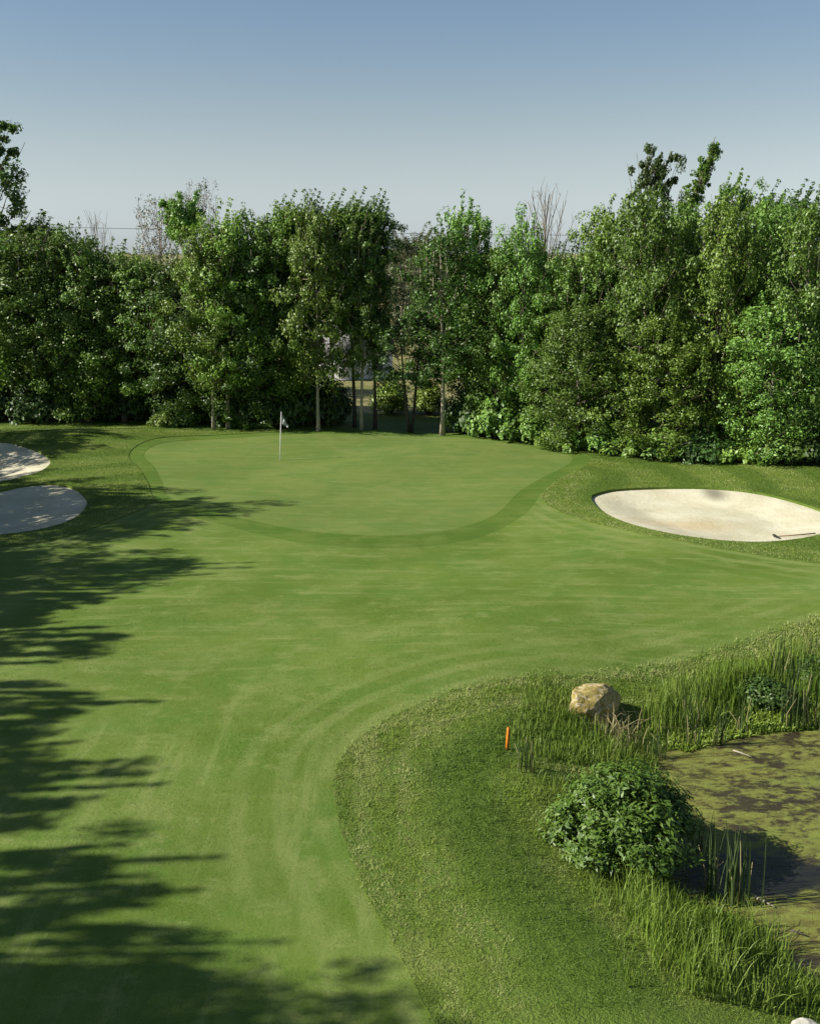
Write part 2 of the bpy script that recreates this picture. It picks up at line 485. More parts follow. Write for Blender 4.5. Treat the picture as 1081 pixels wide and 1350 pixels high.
# ------------------------------------------------------------------ terrain: one triangulation, split by zone
def terrain():
    polys = [green_poly, fringe_poly, fairway_poly, pond_poly] + bunker_polys
    g1 = np.stack(np.meshgrid(np.arange(-34, 34, 0.8), np.arange(3, 66, 0.8)), -1).reshape(-1, 2)
    g2 = np.stack(np.meshgrid(np.arange(-1, 15, 0.35), np.arange(9, 28, 0.35)), -1).reshape(-1, 2) + 0.11
    fine = [np.stack(np.meshgrid(np.arange(b[:, 0].min(), b[:, 0].max(), 0.25), np.arange(b[:, 1].min(), b[:, 1].max(), 0.25)), -1).reshape(-1, 2) for b in bunker_polys]
    fine = [f[inside(f, b)] for f, b in zip(fine, bunker_polys)]
    g1 = g1[~((g1[:, 0] > -1.5) & (g1[:, 0] < 15) & (g1[:, 1] > 8.5) & (g1[:, 1] < 28))]
    for b in bunker_polys:
        g1 = g1[~inside(g1, b)]
    pts = np.concatenate([g1, g2] + fine)
    for pl in polys:
        pts = pts[dist(pts, pl) > 0.12]
    rng = np.random.default_rng(1)
    pts = pts + rng.uniform(-0.04, 0.04, pts.shape)
    far = []
    for r in (75, 110, 180, 320, 700, 1600, 3500):
        for k in range(40):
            a = 2 * PI * (k + 0.5 * (r % 3)) / 40
            far.append((r * math.cos(a), 35 + r * math.sin(a)))
    verts = [Vector((float(p[0]), float(p[1]))) for p in pts] + [Vector(p) for p in far]
    edges = []
    for pl in polys:
        b = len(verts)
        verts += [Vector((float(p[0]), float(p[1]))) for p in pl]
        n = len(pl)
        edges += [(b + i, b + (i + 1) % n) for i in range(n)]
    V, E, F = delaunay_2d_cdt(verts, edges, [], 0, 1e-4)[:3]
    V = np.array([(v.x, v.y) for v in V])
    F = np.array([f for f in F if len(f) == 3], np.int32)
    C = V[F].mean(1)
    zone = np.zeros(len(F), int)                                  # 0 rough, 1 fairway, 2 fringe, 3 green, 4 bunkers, 7 pond
    zone[inside(C, fairway_poly)] = 1
    zone[inside(C, fringe_poly)] = 2
    zone[inside(C, green_poly)] = 3
    for i, b in enumerate(bunker_polys):
        zone[inside(C, b)] = 4 + i
    zone[inside(C, pond_poly)] = 7
    z0 = H(V)
    lower = fairway_poly[8:26]
    ed = dist(V, fairway_poly)
    zz = {0: z0, 1: z0 - 0.02, 2: z0 - 0.02, 3: z0 - 0.027, 7: np.full(len(V), POND_Z)}
    rng = np.random.default_rng(4)
    for i, b in enumerate(bunker_polys):
        db = dist(V, b)
        zb = z0 - 0.09 - 0.30 * sstep(0, 2.2, db)
        zz[4 + i] = zb
    # walls where a higher zone meets a lower one
    em = {}
    for fi, f in enumerate(F):
        for k in range(3):
            a, b2 = int(f[k]), int(f[(k + 1) % 3])
            em.setdefault((min(a, b2), max(a, b2)), []).append((fi, a, b2))
    walls = {0: [], 2: []}
    for key, lst in em.items():
        if len(lst) == 2 and zone[lst[0][0]] != zone[lst[1][0]]:
            zs = sorted(lst, key=lambda q: zone[q[0]])
            za, zb = zone[zs[0][0]], zone[zs[1][0]]
            if za == 0 and zb in (1, 2, 4, 5, 6):
                walls[0].append((zs[0][1], zs[0][2], zb))
            elif za == 2 and zb == 3:
                walls[2].append((zs[0][1], zs[0][2], zb))
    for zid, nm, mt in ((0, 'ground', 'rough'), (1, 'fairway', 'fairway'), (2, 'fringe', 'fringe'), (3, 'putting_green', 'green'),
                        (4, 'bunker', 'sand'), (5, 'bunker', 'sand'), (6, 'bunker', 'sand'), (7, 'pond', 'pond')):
        f = F[zone == zid]
        used, inv = np.unique(f.ravel(), return_inverse=True)
        vv = np.column_stack([V[used], zz[zid][used]])
        at = ed[used]
        f2 = inv.reshape(-1, 3)
        quads = []
        if zid in walls:
            idx = {int(u): i for i, u in enumerate(used)}
            ex, ea = [], []
            for a, b2, lowz in walls[zid]:
                n = len(vv) + len(ex)
                for q in (a, b2):
                    ex.append((V[q][0], V[q][1], zz[lowz][q] - 0.02))
                    ea.append(ed[q])
                for q in (b2, a):
                    ex.append((V[q][0], V[q][1], zz[zid][q]))
                    ea.append(ed[q])
                quads.append((n + 2, n + 3, n, n + 1))
            if ex:
                vv = np.vstack([vv, ex])
                at = np.concatenate([at, ea])
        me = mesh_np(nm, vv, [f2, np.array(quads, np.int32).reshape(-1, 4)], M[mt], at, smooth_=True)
        o = link(nm, me)
        if zid in (4, 5, 6):
            lab = {4: 'large cream sand bunker to the right of the green', 5: 'pale sand bunker at the far left below the mound, dappled with leaf shade',
                   6: 'shaded grey sand bunker at the left, nearer of the two left bunkers'}[zid]
            tag(o, lab, 'bunker', 'sand bunkers around the green', 'structure')
        else:
            tag(o, {0: 'mown rough grass ground around the fairway and green', 1: 'smooth striped fairway turf leading to the green',
                    2: 'darker mown collar around the putting green', 3: 'pale smooth putting green with a flagstick',
                    7: 'algae covered pond in the lower right'}[zid],
                {0: 'grass', 1: 'fairway', 2: 'collar', 3: 'putting green', 7: 'pond'}[zid], None, 'structure')


terrain()


# ------------------------------------------------------------------ grass
def sample(poly, dens, rng):
    lo, hi = poly.min(0), poly.max(0)
    n = int((hi - lo).prod() * dens)
    P = rng.uniform(lo, hi, (n, 2))
    return P[inside(P, poly)]


def blades(P, hgt, wid, lean, rng, segs=1, zoff=-0.01, az=None, bias=(0, 0)):
    """returns verts, faces: flat tapering blades that bend over"""
    n = len(P)
    hgt = np.broadcast_to(hgt, n) * 1.0
    wid = np.broadcast_to(wid, n) * 1.0
    z = H(P) + zoff
    z = np.maximum(z, POND_Z - 0.02)
    a = rng.uniform(0, 2 * PI, n) if az is None else az
    la = rng.uniform(0, 2 * PI, n)
    lm = lean * np.abs(rng.normal(0, 1, n)) * hgt
    dx, dy = np.cos(la) * lm + bias[0] * hgt, np.sin(la) * lm + bias[1] * hgt
    wx, wy = np.cos(a) * wid / 2, np.sin(a) * wid / 2
    rows = []
    for k in range(segs + 1):
        t = k / (segs + 1)
        b = t ** 1.8
        cx, cy, cz = P[:, 0] + dx * b, P[:, 1] + dy * b, z + hgt * (t - 0.18 * t * t * np.minimum(lm / hgt, 1.5))
        s = 1 - 0.55 * t
        rows.append(np.stack([cx - wx * s, cy - wy * s, cz], 1))
        rows.append(np.stack([cx + wx * s, cy + wy * s, cz], 1))
    rows.append(np.stack([P[:, 0] + dx, P[:, 1] + dy, z + hgt * (1 - 0.35 * np.minimum(lm / hgt, 1.5))], 1))
    m = len(rows)
    V = np.stack(rows, 1).reshape(-1, 3)
    base = (np.arange(n) * m)[:, None]
    Q = np.concatenate([base + np.array([[2 * k, 2 * k + 1, 2 * k + 3, 2 * k + 2]]) for k in range(segs)]) if segs else np.zeros((0, 4), int)
    T = base + np.array([[m - 3, m - 2, m - 1]])
    return V, Q, T


def grass_obj(name, parts, mat, label, cat='grass', edge=False):
    Vs, Qs, Ts, n = [], [], [], 0
    for V, Q, T in parts:
        Vs.append(V)
        Qs.append(Q + n)
        Ts.append(T + n)
        n += len(V)
    V = np.concatenate(Vs)
    at = dist_fast(V[:, :2]) if edge else None
    o = link(name, mesh_np(name, V, [np.concatenate(Qs), np.concatenate(Ts)], mat, at))
    return tag(o, label, cat, None, 'stuff')


def dist_fast(P):
    # distance to the fairway edge looked up on a grid
    x0, y0, s = -40, 0, 0.2
    nx, ny = 400, 350
    g = np.stack(np.meshgrid(x0 + s * np.arange(nx), y0 + s * np.arange(ny)), -1).reshape(-1, 2)
    if not hasattr(dist_fast, 'tab'):
        dist_fast.tab = dist(g, fairway_poly[::2]).reshape(ny, nx)
    i = np.clip(((P[:, 0] - x0) / s).astype(int), 0, nx - 1)
    j = np.clip(((P[:, 1] - y0) / s).astype(int), 0, ny - 1)
    return dist_fast.tab[j, i]


rng = np.random.default_rng(11)


def keep_rough(P):
    k = ~inside(P, fairway_poly) & ~inside(P, fringe_poly) & ~inside(P, pond_poly)
    for b in bunker_polys:
        k &= ~inside(P, b)
    return P[k]


near = np.array(G([(430, 1360), (430, 930), (620, 890), (1090, 800), (1090, 960), (860, 1000)]) + G([(1090, 1360)], -0.6))
parts = []
P = sample(near, 1500, rng)
P = P + rng.normal(0, 1, P.shape) * 0.035
P = P[(~inside(P, fairway_poly)) & (~inside(P, pond_poly)) | ((dist_fast(P) < rng.exponential(0.05, len(P))) & ~inside(P, pond_poly))]
P = P[(P[:, 1] < 30)]
yy = P[:, 1]
P = P[rng.random(len(P)) < np.clip(1.25 - (yy - 11) / 22, 0.3, 1)]
sc_ = np.clip(P[:, 1] / 13, 0.85, 2.2)
tuft = np.sin(P[:, 0] * 9.1 + 2 * np.sin(P[:, 1] * 5.3)) * np.sin(P[:, 1] * 8.3 + 2 * np.sin(P[:, 0] * 6.1))
parts.append(blades(P, rng.uniform(0.03, 0.065, len(P)) * sc_ ** 0.5 * (1 + 0.5 * tuft), 0.0085 * sc_, 1.15, rng))
farp = np.array(G([(-10, 740), (-10, 550), (1090, 600), (1090, 765), (700, 690), (640, 590), (160, 580), (260, 690)]))
P = keep_rough(sample(farp, 300, rng))
parts.append(blades(P, rng.uniform(0.035, 0.075, len(P)), 0.017, 0.7, rng))
grass_obj('rough_grass', parts, M['blade_rough'], 'short mown rough grass along the fairway edge and bunkers', edge=True)

P = sample(np.array([(-9, 8.5), (3.5, 8.5), (13, 27), (-13, 27)]), 900, rng)
P = P[inside(P, fairway_poly)]
P = P[rng.random(len(P)) < np.clip(1.3 - (P[:, 1] - 10) / 20, 0.25, 1)]
k = np.clip(P[:, 1] / 13, 0.85, 2.0)
grass_obj('fairway_grass', [blades(P, rng.uniform(0.014, 0.026, len(P)), 0.006 * k, 1.1, rng, zoff=-0.024)], M['blade_fair'], 'closely mown fine grass of the near fairway')

# tall unmown grass round the pond
parts = []


def tall(px, z, dens, h0, h1, w, lean, segs=2, clump=0.0, bias=(0, 0)):
    poly = np.array(G(px, z))
    P = keep_rough(sample(poly, dens, rng))
    if clump:
        f = np.sin(P[:, 0] * 3.1 + np.sin(P[:, 1] * 2.3)) * np.cos(P[:, 1] * 2.7 + np.sin(P[:, 0] * 1.7)) + rng.normal(0, 0.5, len(P))
        P = P[f > clump - 0.7]
    hh = rng.uniform(h0, h1, len(P)) * (0.75 + 0.25 * np.sin(P[:, 0] * 2.3 + 1.3 * np.sin(P[:, 1] * 1.9)))
    parts.append(blades(P, hh, w * rng.uniform(0.7, 1.3, len(P)), lean, rng, segs, bias=bias))


tall([(640, 985), (690, 935), (770, 918), (880, 898), (960, 880), (1090, 860), (1090, 905), (990, 940), (880, 985), (840, 975), (760, 1010), (680, 1010)], -0.3, 330, 0.08, 0.28, 0.013, 0.4, clump=0.25)
tall([(840, 930), (900, 905), (985, 885), (1090, 862), (1090, 908), (985, 925), (900, 946), (850, 955)], -0.4, 380, 0.4, 0.95, 0.016, 0.25, clump=0.1)
tall([(700, 920), (745, 930), (820, 955), (870, 985), (860, 1010), (780, 1010), (700, 1020), (670, 1000)], -0.5, 340, 0.2, 0.5, 0.014, 0.4)
tall([(690, 1000), (740, 1010), (745, 1090), (790, 1140), (860, 1165), (880, 1195), (800, 1190), (740, 1150), (700, 1080)], -0.6, 420, 0.10, 0.34, 0.011, 0.45, clump=0.1)
tall([(830, 1165), (880, 1165), (920, 1190), (1000, 1215), (1090, 1300), (1090, 1360), (870, 1360), (850, 1290), (810, 1215)], -0.75, 520, 0.30, 0.85, 0.015, 0.40, 3, clump=0.2)
tall([(770, 1180), (830, 1175), (850, 1290), (880, 1360), (820, 1360), (790, 1270)], -0.7, 420, 0.10, 0.36, 0.011, 0.5, clump=0.25)
grass_obj('tall_grass', parts, M['blade_tall'], 'tall bright green unmown grass along the banks of the pond')

# low broad-leaved water weeds at the far pond edge
parts = []
poly = np.array(G([(868, 985), (905, 968), (985, 945), (1090, 925), (1090, 962), (1020, 966), (960, 976), (905, 993)], POND_Z))
P = sample(poly, 900, rng)
parts.append(blades(P, rng.uniform(0.06, 0.2, len(P)), 0.035, 0.9, rng, 2, zoff=0.0))
grass_obj('water_weed', parts, M['leaf_bright'], 'low bright green water weeds along the far pond edge', 'weeds')


# ------------------------------------------------------------------ trees
def leaf_mesh(name, C, N, L, W, rng, mat, A=None):
    """one folded quad per leaf; C centres, N normals, L lengths, W widths"""
    n = len(C)
    N = N / np.maximum(np.linalg.norm(N, axis=1), 1e-6)[:, None]
    if A is None:
        A = rng.normal(0, 1, (n, 3)) + np.array([0, 0, -0.35])
    A = A - (A * N).sum(1)[:, None] * N
    A = A / np.maximum(np.linalg.norm(A, axis=1), 1e-6)[:, None]
    B = np.cross(N, A)
    L, W = np.asarray(L)[:, None], np.asarray(W)[:, None]
    v0, v2 = C - A * L / 2, C + A * L / 2 - N * L * 0.12
    v1 = C + B * W / 2 + N * W * 0.16 - A * L * 0.06
    v3 = C - B * W / 2 + N * W * 0.16 - A * L * 0.06
    V = np.stack([v0, v1, v2, v3], 1).reshape(-1, 3)
    return mesh_np(name, V, np.arange(4 * n).reshape(-1, 4), mat)


def make_tree(seed, h=11.0, cb=0.25, rad=2.6, nb=44, clumps=4, lpc=64, rc=0.62, leaf=0.24, up=0.45, shape='oval',
              mats=('bark', 'leaf'), tr=0.16, wob=0.25, fork=False, lean=(0, 0), wind=(0.0, 0.0), aspect=0.6, fill=1.0, bare=False):
    rng = np.random.default_rng(seed)
    rd = random.Random(seed)
    mb = MB()
    n = 8
    ph = rd.uniform(0, 6)
    tpts = [Vector((wob * math.sin(ph + 1.7 * i / n * 3) * (i / n) + lean[0] * (i / n) ** 1.5, wob * math.cos(ph * 1.3 + 2.1 * i / n * 3) * (i / n) + lean[1] * (i / n) ** 1.5,
                    h * 0.95 * i / n)) for i in range(n + 1)]
    trad = [tr * (1 - 0.88 * (i / n)) * (1.35 if i == 0 else 1) for i in range(n + 1)]
    tpts[0].z = -0.15

    def at(t):
        f = min(max(t, 0), 1) * n
        i = min(int(f), n - 1)
        return tpts[i].lerp(tpts[i + 1], f - i), tr * (1 - 0.88 * min(max(t, 0), 1))
    if fork:                                   # two stems from near the base
        for sg in (-1, 1):
            st = [Vector((sg * (0.05 + 0.9 * (i / n) ** 0.8), 0.25 * sg * i / n, h * 0.92 * i / n)) for i in range(n + 1)]
            st[0].z = -0.15
            mb.tube(st, [tr * 0.8 * (1 - 0.85 * i / n) for i in range(n + 1)], 7)
    else:
        mb.tube(tpts, trad, 8)
    prof = {'oval': lambda t: 0.45 + 0.62 * math.sin(PI * min(1, (t * 0.86 + 0.12))) ** 0.8 if t < 0.97 else 0.3,
            'cone': lambda t: 1.05 * (1 - t) ** 0.65 + 0.16,
            'mass': lambda t: 0.92 if t < 0.55 else max(0.25, 0.92 * math.cos((t - 0.55) / 0.45 * 1.25)),
            'column': lambda t: 0.55 + 0.5 * math.sin(PI * min(1, t + 0.1)) if t < 0.93 else 0.35,
            'top': lambda t: 0.35 + 0.7 * t}[shape]
    cc, cn = [], []
    for i in range(nb):
        t = (i + rd.random() * 0.9) / nb
        zt = cb + t * (0.97 - cb)
        ln = rad * prof(t) * rd.uniform(0.72, 1.12)
        az = i * 2.39996 + rd.uniform(-0.4, 0.4)
        el = up + 0.55 * t + rd.uniform(-0.15, 0.15)
        rise = ln * math.tan(min(el, 1.25))
        b0, r0 = at(max(0.06, zt - 0.55 * rise / h))
        if fork:
            b0 = b0 + Vector((math.copysign(0.05 + 0.9 * zt ** 0.8, math.cos(az)), 0, 0))
        end = Vector((b0.x + math.cos(az) * ln, b0.y + math.sin(az) * ln, min(h * 1.01, b0.z + rise * 0.9)))
        end += Vector((wind[0], wind[1], 0)) * (0.3 + t)
        mid = b0.lerp(end, 0.5) + Vector((0, 0, -0.08 * ln if up < 0.9 else 0.1 * ln))
        br = max(0.02, r0 * 0.42)
        mb.tube([b0, b0.lerp(mid, 0.6), mid, end], [br, br * 0.8, br * 0.6, 0.012], 4, cap=False)
        for k in range(clumps):
            f = 0.38 + 0.62 * (k + rd.random() * 0.6) / clumps
            p = b0.lerp(mid, f * 2) if f < 0.5 else mid.lerp(end, min(1, (f - 0.5) * 2))
            off = Vector((rd.gauss(0, 1), rd.gauss(0, 1), rd.gauss(0, 0.6))) * rc * 0.75
            q = p + off
            if bare or k % 2 == 0:
                if bare:
                    q = p + off * 0.7 + Vector((0, 0, rd.uniform(0.3, 0.9)))
                mb.tube([p, p.lerp(q, 0.55) + Vector((0, 0, 0.04)), q], [max(br * 0.3, 0.014), max(br * 0.22, 0.012), 0.008], 3, cap=False)
            cc.append(q)
    ncore = len(cc)
    if lpc and shape != 'top' and cb < 0.5 and not bare:
        for i in range(20):
            az, f = i * 2.39996, math.sqrt((i + 0.5) / 20) * 0.85
            bx, by = math.cos(az) * rad * f * 0.8 + lean[0], math.sin(az) * rad * f * 0.8 + lean[1]
            bz = h * (1.0 - 0.17 * f ** 2) - 0.85
            hh = rd.uniform(0.3, 1.5) * (1.25 - 0.5 * f)
            tip = Vector((bx + 0.25 * hh + wind[0] * 0.6, by, bz + hh))
            mb.tube([(bx, by, bz - 0.8), (bx, by, bz), tip], [0.02, 0.016, 0.006], 3, cap=False)
            for k in range(7):
                cc.append(Vector((bx, by, bz)).lerp(tip, k / 6))
    trunk = mb.build('trunk', M[mats[0]])
    crown = None
    if lpc:
        cc = np.array([tuple(c) for c in cc])
        ncl = len(cc)
        shoot = np.arange(ncl) >= ncore
        cnt = (np.where(shoot, 0.13, 1.0) * rng.uniform(0.55, 1.35, ncl) * lpc * fill * 1.75).astype(int)
        idx = np.repeat(np.arange(ncl), cnt)
        m = len(idx)
        d = rng.normal(0, 1, (m, 3))
        d /= np.linalg.norm(d, axis=1)[:, None]
        rr = rng.random(m) ** 0.45
        csz = (np.where(shoot, 0.30, 1.0) * rc * 0.9 * rng.uniform(0.6, 1.3, ncl))[idx]
        offs = d * (rr * csz)[:, None] * np.array([1, 1, 0.9])
        if wind[0] or wind[1]:
            offs += (rr * csz * 0.4)[:, None] * np.array([wind[0], wind[1], 0.35])
        C = cc[idx] + offs
        ax = np.array([lean[0] * 0.4, lean[1] * 0.4, h * (cb + 1) / 2])
        outw = (C - ax) / np.array([rad, rad, h * (1 - cb) / 2])
        Nn = d * 0.75 + outw * 0.55 + np.array([0, 0, 0.45]) + rng.normal(0, 0.75, (m, 3))
        L = leaf * 0.62 * rng.uniform(0.6, 1.35, m)
        C[:, 2] = np.maximum(C[:, 2], 0.08)
        crown = leaf_mesh('crown', C, Nn, L, L * aspect, rng, M[mats[1]])
    return trunk, crown, h, rad


PROTO = {
    'spire': [make_tree(41, 15, 0.5, 0.50, 50, 4, 30, 0.19, 0.22, 1.25, 'cone', ('bark', 'leaf'), lean=(1.9, 0), wind=(0.25, 0.0))],
    'airy': [make_tree(s, 11, 0.22, 2.5, 28, 3, 95, 0.46, 0.28, 0.5, 'oval', ('bark', 'leaf'), tr=0.12) for s in (42, 43, 44)],
    'round': [make_tree(s, 11, 0.20, 2.7, 46, 4, 66, 0.64, 0.25, 0.42, 'oval', ('bark', mt)) for s, mt in ((1, 'leaf'), (2, 'leaf'), (3, 'leaf_yellow'))],
    'tall': [make_tree(s, 11, 0.24, 2.1, 46, 4, 58, 0.56, 0.24, 0.55, 'oval', ('bark_pale', mt), tr=0.11) for s, mt in ((4, 'leaf_yellow'), (5, 'leaf'), (6, 'leaf'))],
    'mass': [make_tree(s, 11, 0.06, 2.9, 58, 4, 66, 0.70, 0.26, 0.35, 'mass', ('bark', mt)) for s, mt in ((7, 'leaf'), (8, 'leaf'), (9, 'leaf_yellow'))],
    'dark': [make_tree(s, 11, 0.10, 2.6, 46, 4, 60, 0.70, 0.27, 0.4, 'oval', ('bark_dark', 'leaf_dark')) for s in (10, 11)],
    'poplar': [make_tree(s, 13, 0.42, 1.35, 46, 4, 50, 0.46, 0.22, 1.05, 'column', ('bark_dark', mt), tr=0.11, wind=(0.35, 0.0)) for s, mt in ((12, 'leaf'), (13, 'leaf_dark'))],
    'pale': [make_tree(s, 13, 0.12, 1.7, 48, 4, 40, 0.5, 0.24, 1.0, 'column', ('bark_pale', 'leaf_pale'), wind=(0.2, 0.0)) for s in (14, 15)],
    'open': [make_tree(s, 14, 0.42, 2.1, 32, 4, 66, 0.42, 0.28, 0.95, 'oval', ('bark', mt), wind=(0.4, 0.0), tr=0.2) for s, mt in ((16, 'leaf_dark'), (17, 'leaf'))],
    'bare': [make_tree(s, 12, 0.30, 1.9, 44, 6, 0, 0.5, 0.2, 1.12, 'column', ('bark', 'leaf'), tr=0.22, bare=True) for s in (18, 19)],
    'dry': [make_tree(s, 12, 0.45, 1.7, 40, 5, 12, 0.42, 0.18, 1.0, 'oval', ('bark_dead', 'leaf_dry'), tr=0.13, bare=True) for s in (20,)],
    'tuft': [make_tree(s, 12.5, 0.86, 1.15, 24, 4, 50, 0.36, 0.26, 0.9, 'oval', ('bark_pale', 'leaf'), tr=0.17) for s in (21,)],
    'forked': [make_tree(s, 9, 0.42, 2.0, 32, 4, 56, 0.58, 0.24, 0.5, 'oval', ('bark_dark', 'leaf_dark'), tr=0.15, fork=True) for s in (22,)],
    'thin': [make_tree(s, 11, 0.30, 1.7, 38, 4, 40, 0.5, 0.23, 0.5, 'oval', ('bark_pale', mt), tr=0.11) for s, mt in ((23, 'leaf'), (24, 'leaf_dark'))],
}


def plant_tree(kind, var, x, y, htop, width, label, group=None, rz=None, name=None, zb=None, cat='tree'):
    tr, cr, h, rad = PROTO[kind][var % len(PROTO[kind])]
    z = hz(x, y) if zb is None else zb
    o = thing(name or 'tree', label, cat, (x, y, z), rz if rz is not None else random.uniform(0, 6.28), group)
    s = (htop - z) / h
    w = width / (2 * rad) if width else s
    o.scale = (w, w, s)
    link('trunk', tr, o)
    if cr:
        link('crown', cr, o)
    return o


def tree_px(kind, var, u, vb, vt, wpx, label, group=None, dy=None, **kw):
    g = ground(u, vb) if dy is None else np.array([0, dy])
    y = g[1]
    zt = z_at(y, vt)
    x = g[0] if dy is None else x_at(u, y, zt if vt < 400 else 2.0)
    d = y * CP + (CAM_Z - zt / 2) * SP
    return plant_tree(kind, var, x, y, zt, wpx / FPX * d * 1.0, label, group, **kw)


FG = 'trees in the front row behind the green'
front = [
    ('round', 0, -5, 553, 303, 135, 'full green tree at the left edge of the tree line, behind the upper left bunker'),
    ('round', 1, 62, 553, 296, 150, 'broad rounded tree behind the grass mound, second from the left edge'),
    ('round', 0, 118, 555, 318, 110, 'rounded tree behind the mound, below the thin bare treetop on the left'),
    ('round', 1, 165, 556, 330, 110, 'lower rounded tree where the skyline dips left of the bare twiggy treetops'),
    ('tall', 1, 205, 558, 345, 95, 'green tree standing beneath the bare twiggy treetops left of the flagstick'),
    ('tall', 0, 282, 566, 302, 80, 'bright green tree with a pale leaning trunk, left of the flagstick'),
    ('tall', 0, 301, 565, 284, 92, 'tree with a thin straight pale trunk between the leaning trunk and the flagstick'),
    ('tall', 1, 340, 563, 283, 90, 'tall narrow tree standing just left of the flagstick'),
    ('tall', 2, 373, 562, 275, 95, 'tall tree directly behind the flagstick'),
    ('tall', 0, 420, 568, 274, 82, 'yellowish green tree with grey trunk, first right of the flagstick'),
    ('thin', 0, 477, 567, 285, 62, 'slim open tree with a dark slender trunk in front of the grey roofed shed'),
    ('forked', 0, 541, 570, 412, 78, 'small dark tree with a forked trunk in front of the sunlit gap'),
    ('thin', 1, 583, 573.5, 300, 92, 'tree with a bare pale brown trunk, right of the sunlit gap behind the green'),
    ('tall', 1, 612, 569, 268, 92, 'tall tree with a blunt top rising right of the gap in the skyline'),
    ('mass', 0, 648, 572, 330, 90, 'leafy tree right of the blunt topped tree, below a skyline dip'),
    ('round', 0, 686, 576, 290, 88, 'round topped tree just left of the tall bare dead tree'),
    ('mass', 1, 733, 580, 352, 108, 'lower leafy tree in front of the tall bare dead tree'),
    ('mass', 2, 786, 586, 272, 120, 'broad leafy tree right of the bare dead tree, first of the high right group'),
    ('mass', 0, 838, 592, 256, 125, 'broad leafy tree below the sparse tall treetop in the right group'),
    ('mass', 1, 884, 596, 262, 120, 'full leafy tree behind the right bunker, between the two tall treetops'),
    ('mass', 2, 936, 600, 262, 120, 'full leafy tree below the leaning spire treetop on the right'),
    ('mass', 0, 990, 603, 268, 120, 'broad leafy tree right of the leaning spire treetop'),
    ('mass', 1, 1045, 605, 264, 120, 'broad leafy tree second from the right edge of the tree line'),
    ('mass', 2, 1100, 606, 260, 130, 'broad leafy tree cut by the right edge of the photo'),
    ('mass', 1, 760, 591, 400, 130, 'low spreading young tree in front of the row, between the green and the right bunker'),
    ('mass', 2, 862, 599, 415, 135, 'low spreading young tree in front of the row behind the right bunker'),
    ('mass', 0, 1010, 607, 390, 140, 'low spreading young tree in front of the row near the right edge'),
]
for i, (k, v, u, vb, vt, w, lab) in enumerate(front):
    o = tree_px(k, v, u, vb, vt, w * (1.0 if u > 600 else 1.08), lab, FG)
    if k == 'mass' and vt < 300 and i % 2:
        f = (o.location.y + 2.4) / o.location.y            # every other big tree stands further back
        o.location.x *= f
        o.location.y *= f

special = [
    ('open', 0, -40, 150, 110, 66, 'tall open tree whose crown reaches in at the upper left edge of the photo'),
    ('poplar', 1, 42, 288, 70, 66, 'dark feathery treetop above the left part of the tree line'),
    ('thin', 1, 100, 303, 60, 60, 'loose treetop beside the thin bare treetop on the left'),
    ('bare', 1, 124, 281, 44, 63, 'thin bare treetop with upright twigs on the left skyline'),
    ('dry', 0, 207, 270, 64, 60, 'sparse grey twiggy tree left of the tuft topped tree on the skyline'),
    ('tuft', 0, 233, 253, 42, 57, 'tree with a long bare pale trunk and one leafy tuft at its top'),
    ('dry', 0, 263, 250, 46, 61, 'sparse greyish pink treetop just right of the tuft topped tree'),
    ('poplar', 0, 372, 262, 62, 55.4, 'wind blown poplar at the left end of the high poplar tops behind the flagstick'),
    ('poplar', 1, 405, 264, 60, 55.9, 'second wind blown poplar from the left behind the flagstick'),
    ('poplar', 0, 436, 260, 62, 55.4, 'middle wind blown poplar behind the tree right of the flagstick'),
    ('poplar', 0, 464, 258, 60, 55.2, 'tallest wind blown poplar above the grey roofed shed'),
    ('poplar', 1, 492, 264, 56, 55, 'dark wind blown poplar at the right end of the poplars, beside the skyline gap'),
    ('pale', 0, 531, 308, 62, 96, 'pale grey green poplar far behind in the skyline gap, left one of the pair'),
    ('pale', 1, 558, 304, 60, 99, 'pale grey green poplar far behind in the skyline gap, right one of the pair'),
    ('bare', 0, 725, 240, 66, 62, 'tall bare dead tree with upright grey branches against the sky'),
    ('open', 0, 862, 192, 64, 60, 'tall sparse tree with upright tufted branches above the right group'),
    ('spire', 0, 884, 160, 24, 58, 'tall leaning spire of leaves rising highest above the right group'),
    ('open', 1, 962, 236, 66, 61, 'short tufted treetop just right of the leaning spire'),
    ('poplar', 0, 1005, 249, 70, 57, 'feathery treetop behind the right group, left one near the edge'),
    ('poplar', 1, 1050, 252, 74, 56, 'feathery treetop behind the right group, right one near the edge'),
]
for k, v, u, vt, w, dy, lab in special:
    tree_px(k, v, u, 560, vt, w * 1.1, lab, None, dy=dy, rz=0.0 if k in ('spire', 'poplar', 'open') else None)

# the second row that closes the view between the front trees
BL = 'green tree packed into the second row behind the front trees'
rd = random.Random(5)
for i, u in enumerate(list(range(-40, 420, 46)) + list(range(640, 1130, 46))):
    y = (58.5 if u < 230 else 56.2 if u < 500 else 54.5) + rd.uniform(-1.0, 1.2 if 230 <= u < 500 else 2.2)
    if u > 760:
        y -= 2.5
    vt = (345 if u < 500 else 340) + rd.uniform(-10, 22)
    if u > 760:
        vt -= 30
    tree_px(('dark', 'round', 'dark', 'mass')[i % 4], i, u, 560, vt, 118, BL, 'trees packed behind the front row', dy=y)

